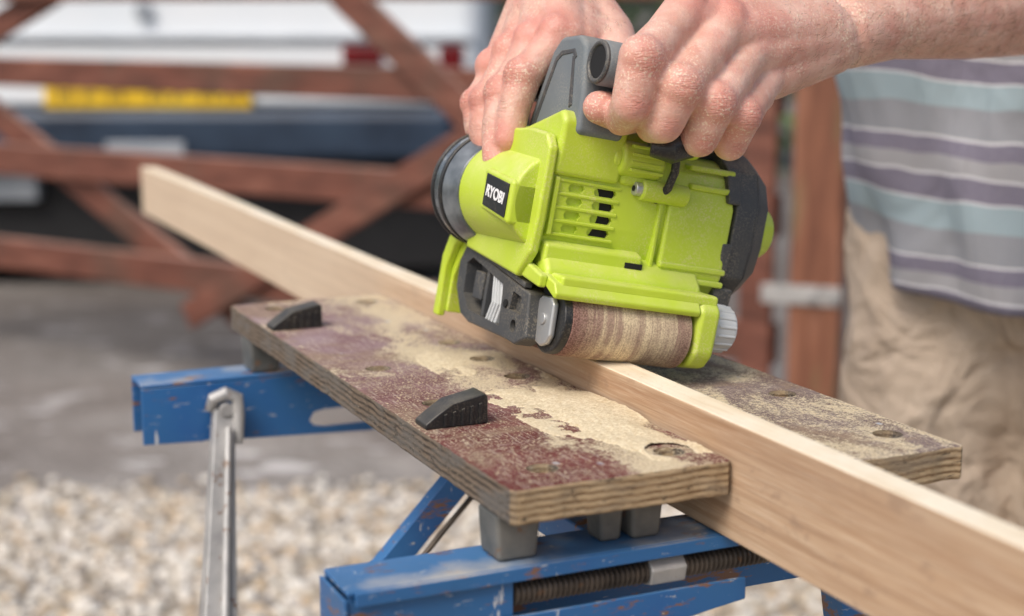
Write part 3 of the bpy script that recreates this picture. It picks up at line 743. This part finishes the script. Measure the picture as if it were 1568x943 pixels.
def loft(name,rings,mat,n=72,fold=.006,seed=0,hem=.0,thick=0):
    P=[];F=[]
    for k,(c,rx,ry,yaw) in enumerate(rings):
        for i in range(n):
            t=2*math.pi*i/n
            q=V((math.cos(t)*2.2,math.sin(t)*2.2,c[2]*4+seed)); q2=V((math.cos(t)*4+c[2]*5,math.sin(t)*4,c[2]*3+seed))
            f=1+fold/.15*(noise.noise(q)+.8*noise.noise(q2)+.4*noise.noise(q*3.3))
            x=rx*math.cos(t)*f; y=ry*math.sin(t)*f
            z=c[2]+(hem*math.sin(t*2+1)*max(0,1-k/6))
            P.append((c[0]+x*math.cos(yaw)-y*math.sin(yaw),c[1]+x*math.sin(yaw)+y*math.cos(yaw),z))
    for k in range(len(rings)-1):
        for i in range(n): F.append([k*n+i,k*n+(i+1)%n,(k+1)*n+(i+1)%n,(k+1)*n+i])
    me=bpy.data.meshes.new(name);me.from_pydata(P,[],F); o=addobj(name,me,mat)
    m=o.modifiers.new('s','SUBSURF'); m.levels=1; m.render_levels=1
    if thick: m=o.modifiers.new('t','SOLIDIFY'); m.thickness=thick
    return toman(o)
yw=math.radians(-30)
def interp(keys,n):
    out=[]
    for j in range(n+1):
        z=keys[0][0]+(keys[-1][0]-keys[0][0])*j/n
        for q in range(len(keys)-1):
            k0,k1=keys[q],keys[q+1]
            if k0[0]<=z<=k1[0]+1e-9:
                t=(z-k0[0])/(k1[0]-k0[0]); t=t*t*(3-2*t)
                v=[k0[i]+(k1[i]-k0[i])*t for i in range(5)]; out.append(((v[1],v[2],z),v[3],v[4],yw)); break
    return out
shirt=interp([(.755,.585,1.70,.198,.160),(.80,.58,1.695,.205,.158),(.92,.562,1.675,.214,.150),(1.05,.548,1.66,.210,.145),(1.20,.53,1.63,.208,.145),(1.33,.52,1.60,.195,.120),(1.40,.51,1.58,.14,.09),(1.44,.50,1.565,.075,.065)],40)
loft('shirt',shirt,SHIRT,96,.016,1,.010,.003)
def sleeve(nm,p0,p1,r0,r1):
    ps=[p0+(p1-p0)*t for t in (0,.2,.4,.6,.8,1)]
    o=tube(nm,ps,.06,SHIRT,None,[r0,r0*1.05,r0,(r0+r1)/2,r1,r1*1.03],32); toman(o)
sleeve('left_sleeve',Lsh+V((-.04,0,-.01)),Lsh+(Lel-Lsh)*.62,.068,.062)
sleeve('right_sleeve',Rsh+V((.03,0,-.01)),Rsh+(Rel-Rsh)*.62,.068,.062)
toman(blob('shirt_shoulders',[(Lsh,.067,V((.56,1.59,1.37)),.085),(Rsh,.067,V((.50,1.62,1.37)),.085)],SHIRT,None,.006,8))
fl=V((math.cos(yw),math.sin(yw),0)); 
hip=V((.575,1.705,.80)); lh=hip+fl*.095; rh=hip-fl*.095
lk=lh+V((.00,-.02,-.34)); rk=rh+V((-.01,-.01,-.34)); la=V((lk.x+.03,lk.y+.03,.10)); ra=V((rk.x-.02,rk.y+.05,.10))
tb=[(hip+V((0,0,.06)),.135,hip,.13),(lh+V((0,0,.06)),.10,lh,.108),(rh+V((0,0,.06)),.10,rh,.108)]
for h_,k_,a_ in ((lh,lk,la),(rh,rk,ra)):
    tb+=chain([h_,(h_+k_)/2,k_,(k_+a_)/2,a_],[.108,.106,.098,.090,.082])
tr=blob('trousers',tb,TROU,None,.007,4)
tex=bpy.data.textures.new('fold','CLOUDS'); tex.noise_scale=.10; tex.noise_depth=3
m=tr.modifiers.new('d','DISPLACE'); m.texture=tex; m.strength=.034; m.mid_level=.5
m=tr.modifiers.new('ss','SUBSURF'); m.levels=1; m.render_levels=1
toman(tr)
fw=V((-.5,-.86,0)).normalized()
for nm,p in (('left_shoe',la),('right_shoe',ra)):
    q=V((p.x,p.y,.045)); toman(blob(nm,[(q-fw*.03,.043,q+fw*.13,.036),(q+fw*.13,.036,q+fw*.2,.028),(q,.045,q+V((0,0,.06)),.048)],SHOE,None,.005,4))
nk=V((.495,1.555,1.44)); hc=V((.44,1.46,1.60)); fdn=V((-.55,-.70,-.45)).normalized(); sdv=fdn.cross(V((0,0,1))).normalized(); upv=sdv.cross(fdn)
toman(blob('head',[(nk-V((0,0,.05)),.062,hc-fdn*.02-upv*.05,.055),(hc-fdn*.015,.082,hc+upv*.02,.085),(hc+fdn*.03-upv*.045,.058,hc+fdn*.055-upv*.085,.036),
  (hc+fdn*.082+upv*.012,.009,hc+fdn*.102-upv*.028,.014)],SKIN,None,.004,5,
  [(hc+sdv*.084-upv*.01,.022,(.5,1,1.3)),(hc-sdv*.084-upv*.01,.022,(.5,1,1.3)),(hc+fdn*.078-upv*.056,.014,(1.3,1,.6))]))
for sg in (1,-1):
    for r,mt,off in ((.0125,EYE,.070),(.006,DARK,.0785)):
        bm=bmesh.new(); bmesh.ops.create_uvsphere(bm,u_segments=16,v_segments=10,radius=r,matrix=Matrix.Translation(hc+fdn*off+sdv*sg*.03+upv*.008))
        me=bpy.data.meshes.new('eye'); bm.to_mesh(me); bm.free(); toman(addobj('eye',me,mt))
toman(blob('hair',[(hc-fdn*.03+upv*.03,.086,hc+upv*.045+fdn*.01,.080),(hc-fdn*.045-upv*.02,.070,hc-fdn*.03+upv*.02,.084)],HAIR,None,.006,3))

# ------------------------------------------------------------------ gate (world)
gd=V((-.85,.526,0)).normalized(); gn=V((-gd.y,gd.x,0)); P2=V((.612,3.45,0))
GM=frame(gd,-gn if (-gn).y>0 else gn,up,P2)
gate=empty('wooden_field_gate',GM)
def gb(nm,pts,y0,y1,w=.006): return prism(nm,pts,'Y',y0,y1,GATE,gate,w)
for i,(z0,z1) in enumerate([(.265,.36),(.555,.65),(.825,.91),(1.075,1.165)]):
    gb('rail_%d'%i,[(.02,z0),(3.0,z0+.004),(3.0,z1+.004),(.02,z1)],-.018,.018)
gb('hinge_stile',[(.02,.12),(.10,.12),(.10,1.25),(.02,1.25)],-.036,-.0185)
gb('far_stile',[(2.92,.18),(3.0,.18),(3.0,1.25),(2.92,1.25)],-.036,-.0185)
def brace(nm,p,q,w=.075,y0=.0185,y1=.045):
    p=V((p[0],p[1],0));q=V((q[0],q[1],0));d=(q-p).normalized();n=V((-d.y,d.x,0))*w/2
    gb(nm,[tuple((p+n)[:2]),tuple((q+n)[:2]),tuple((q-n)[:2]),tuple((p-n)[:2])],y0,y1)
brace('brace_1',(1.62,.20),(2.72,.80),.085)
brace('brace_2',(1.78,.20),(.60,.86),.08,-.045,-.0185)
brace('brace_3',(1.55,1.36),(.55,.59),.085,-.046,-.019)
brace('brace_4',(1.70,1.36),(2.75,.93),.08)
gp=empty('gate_post',Matrix.Translation(P2-gd*.075))
o=prism('post_shaft',[(-.055,-.055),(.055,-.055),(.055,.055),(-.055,.055)],'Z',0,1.5,POST,gp,.006); o.rotation_euler=(0,0,math.radians(-20))
o=prism('hinge_strap',[(-.115,-.062),(.06,-.062),(.06,-.056),(-.115,-.056)],'Z',.42,.462,STEEL,gp,.002); o.rotation_euler=(0,0,math.radians(-20))
for i in range(2): cyl('hinge_bolt_%d'%i,(-.03+i*.05,-.045,.441),(-.03+i*.05,-.085,.441),.009,.009,STEEL,gp)
prism('post_cap',[(-.065,-.065),(.065,-.065),(.065,.065),(-.065,.065)],'Z',1.502,1.53,POST,gp,.008)

# ------------------------------------------------------------------ caravan
cv=empty('parked_caravan',Matrix.Translation((0,5.9,0)))
def cb(nm,x0,x1,y0,y1,z0,z1,mat,w=.02,seg=3): return box(nm,x0,x1,y0,y1,z0,z1,mat,cv,w,seg)
cb('body_shell',-3.3,-.10,.05,4.2,.70,2.55,CWHITE,.10,5)
cb('rear_ledge',-3.25,-.14,-.02,.12,.935,.962,CGREY,.01)
cb('lower_rear_panel',-3.25,-.14,-.005,.12,.70,.93,CWHITE,.02)
cb('upper_trim',-3.25,-.14,.02,.12,1.19,1.21,CGREY,.006)
cb('bumper',-3.3,-.22,-.10,.14,.50,.690,CDARK,.04)
cb('bumper_step',-1.50,-1.21,-.115,-.09,.52,.575,CGREY,.006)
cb('underbody',-3.2,-.2,.10,4.0,.06,.66,UNDER,.03)
cb('number_plate',-1.74,-.97,-.03,-.012,.695,.80,YEL,.004)
PT=simple('plate_lettering',(.30,.19,.03),(.36,.23,.04),8,.5)
for i,(cx,kind) in enumerate([(0,0),(.10,1),(.19,0),(.34,2),(.43,1),(.53,0),(.62,2)]):
    x0=-1.69+cx; z0,z1=.715,.785
    cb('plate_char_%d_a'%i,x0,x0+.012,-.034,-.031,z0,z1,PT,.001)
    if kind!=1: cb('plate_char_%d_b'%i,x0+.045,x0+.057,-.034,-.031,z0,z1,PT,.001)
    if kind!=2: cb('plate_char_%d_c'%i,x0+.013,x0+.044,-.034,-.031,z1-.013,z1,PT,.001)
    cb('plate_char_%d_d'%i,x0+.013,x0+.044,-.034,-.031,.744,.756,PT,.001)
cb('tail_lamp_a',-.63,-.48,-.03,.0,.85,.925,REDL,.012)
cb('tail_lamp_b',-.27,-.18,-.03,.0,.80,.925,REDL,.012)
cb('rear_window',-2.5,-.7,.03,.07,1.45,2.15,GLASS,.03)
cyl('round_lamp',(-1.37,.02,1.05),(-1.37,.06,1.05),.035,.035,CGREY,cv,.008)
cb('door_line',-2.01,-2.0,-.012,.1,.72,1.9,CGREY,.002)
for x in (-2.9,-.55):
    for y in (.7,3.2):
        cyl('wheel',(x-.1,y,.31),(x+.1,y,.31),.31,.31,RUB,cv,.03,40); cyl('wheel_hub',(x-.11,y,.31),(x+.11,y,.31),.17,.17,CGREY,cv,.02,24)
cb('white_side_skirt',-3.25,-1.80,.02,.09,.34,.44,CGREY,.01)

# ------------------------------------------------------------------ ground etc
me=bpy.data.meshes.new('ground'); me.from_pydata([(-400,-400,0),(400,-400,0),(400,400,0),(-400,400,0)],[],[[0,1,2,3]]); addobj('ground',me,GROUND)
def gravel():
    bm=bmesh.new(); bmesh.ops.create_icosphere(bm,subdivisions=1,radius=1); bv=[v.co.copy() for v in bm.verts]; bf=[[v.index for v in f.verts] for f in bm.faces]; bm.free()
    P=[];F=[]
    def stone(x,y,s,z):
        k=len(P); rz=random.random()*6.28; c,sn=math.cos(rz),math.sin(rz); sx,sy,sz=s*random.uniform(.8,1.4),s*random.uniform(.7,1.1),s*random.uniform(.45,.8)
        for v in bv:
            j=1+random.uniform(-.12,.12); X=v.x*sx*j;Y=v.y*sy*j
            P.append((x+X*c-Y*sn,y+X*sn+Y*c,z+v.z*sz*j))
        F.extend([[i+k for i in f] for f in bf])
    for _ in range(22000):
        x=random.uniform(-1.9,1.2); y=random.uniform(1.4,3.45)
        e=3.28+.09*noise.noise(V((x*2.5,1,0)))
        if y>e and random.random()>math.exp(-(y-e)*18): continue
        if y<2.1 and random.random()<.6: continue
        stone(x,y,random.uniform(.007,.0165),random.uniform(.004,.012))
    me=bpy.data.meshes.new('gravel'); me.from_pydata(P,[],F); addobj('gravel',me,PEB)
    me=bpy.data.meshes.new('gravel_bed')
    n=40; Pt=[];
    for i in range(n+1):
        x=-6+12*i/n; Pt+= [(x,-6,.004),(x,3.24+.09*noise.noise(V((x*2.5,1,0))),.004)]
    me.from_pydata(Pt,[],[[2*i,2*i+2,2*i+3,2*i+1] for i in range(n)]); addobj('gravel_bed',me,SAND)
gravel()
def hedge():
    P=[];F=[]
    for _ in range(16000):
        x=random.uniform(-9,9); t=random.random()
        y=10.6+random.uniform(-.5,.5)+.3*noise.noise(V((x,0,5))); z=random.uniform(0,2.3+.3*noise.noise(V((x*.8,2,1))))
        s=random.uniform(.04,.09); k=len(P); c=V((x,y,z))
        u=V((random.uniform(-1,1),random.uniform(-1,1),random.uniform(-1,1))).normalized(); w=u.orthogonal().normalized()
        P.extend([c-u*s,c+w*s*.5,c+u*s,c-w*s*.5]); F.append([k,k+1,k+2,k+3])
    me=bpy.data.meshes.new('hedge'); me.from_pydata(P,[],F); addobj('hedge',me,LEAF,None,False)
hedge()

# ------------------------------------------------------------------ light, world, camera
w=bpy.data.worlds.new('World'); scene.world=w; w.use_nodes=True
nt=w.node_tree; sky=nt.nodes.new('ShaderNodeTexSky'); sky.sky_type='NISHITA'; sky.sun_disc=False
el=math.radians(52); az=math.radians(215)
sky.sun_elevation=el; sky.sun_rotation=az; sky.dust_density=4; sky.air_density=1; sky.ozone_density=.6
nt.links.new(sky.outputs[0],nt.nodes['Background'].inputs[0]); nt.nodes['Background'].inputs[1].default_value=.15
sd_=V((math.sin(az)*math.cos(el),math.cos(az)*math.cos(el),math.sin(el)))
ld=bpy.data.lights.new('sun','SUN'); ld.energy=2.1; ld.angle=math.radians(32); ld.color=(1,.96,.91)
lo=bpy.data.objects.new('sun',ld); scene.collection.objects.link(lo); lo.rotation_euler=sd_.to_track_quat('Z','Y').to_euler(); lo.location=(0,0,6)
cam=bpy.data.cameras.new('camera'); co=bpy.data.objects.new('camera',cam); scene.collection.objects.link(co)
co.location=(0,0,1.05); co.rotation_euler=(math.radians(90-10.73),0,0)
cam.sensor_width=36; cam.lens=55.1; cam.clip_start=.05; cam.clip_end=1500
cam.dof.use_dof=True; cam.dof.focus_distance=1.04; cam.dof.aperture_fstop=4.0
scene.camera=co
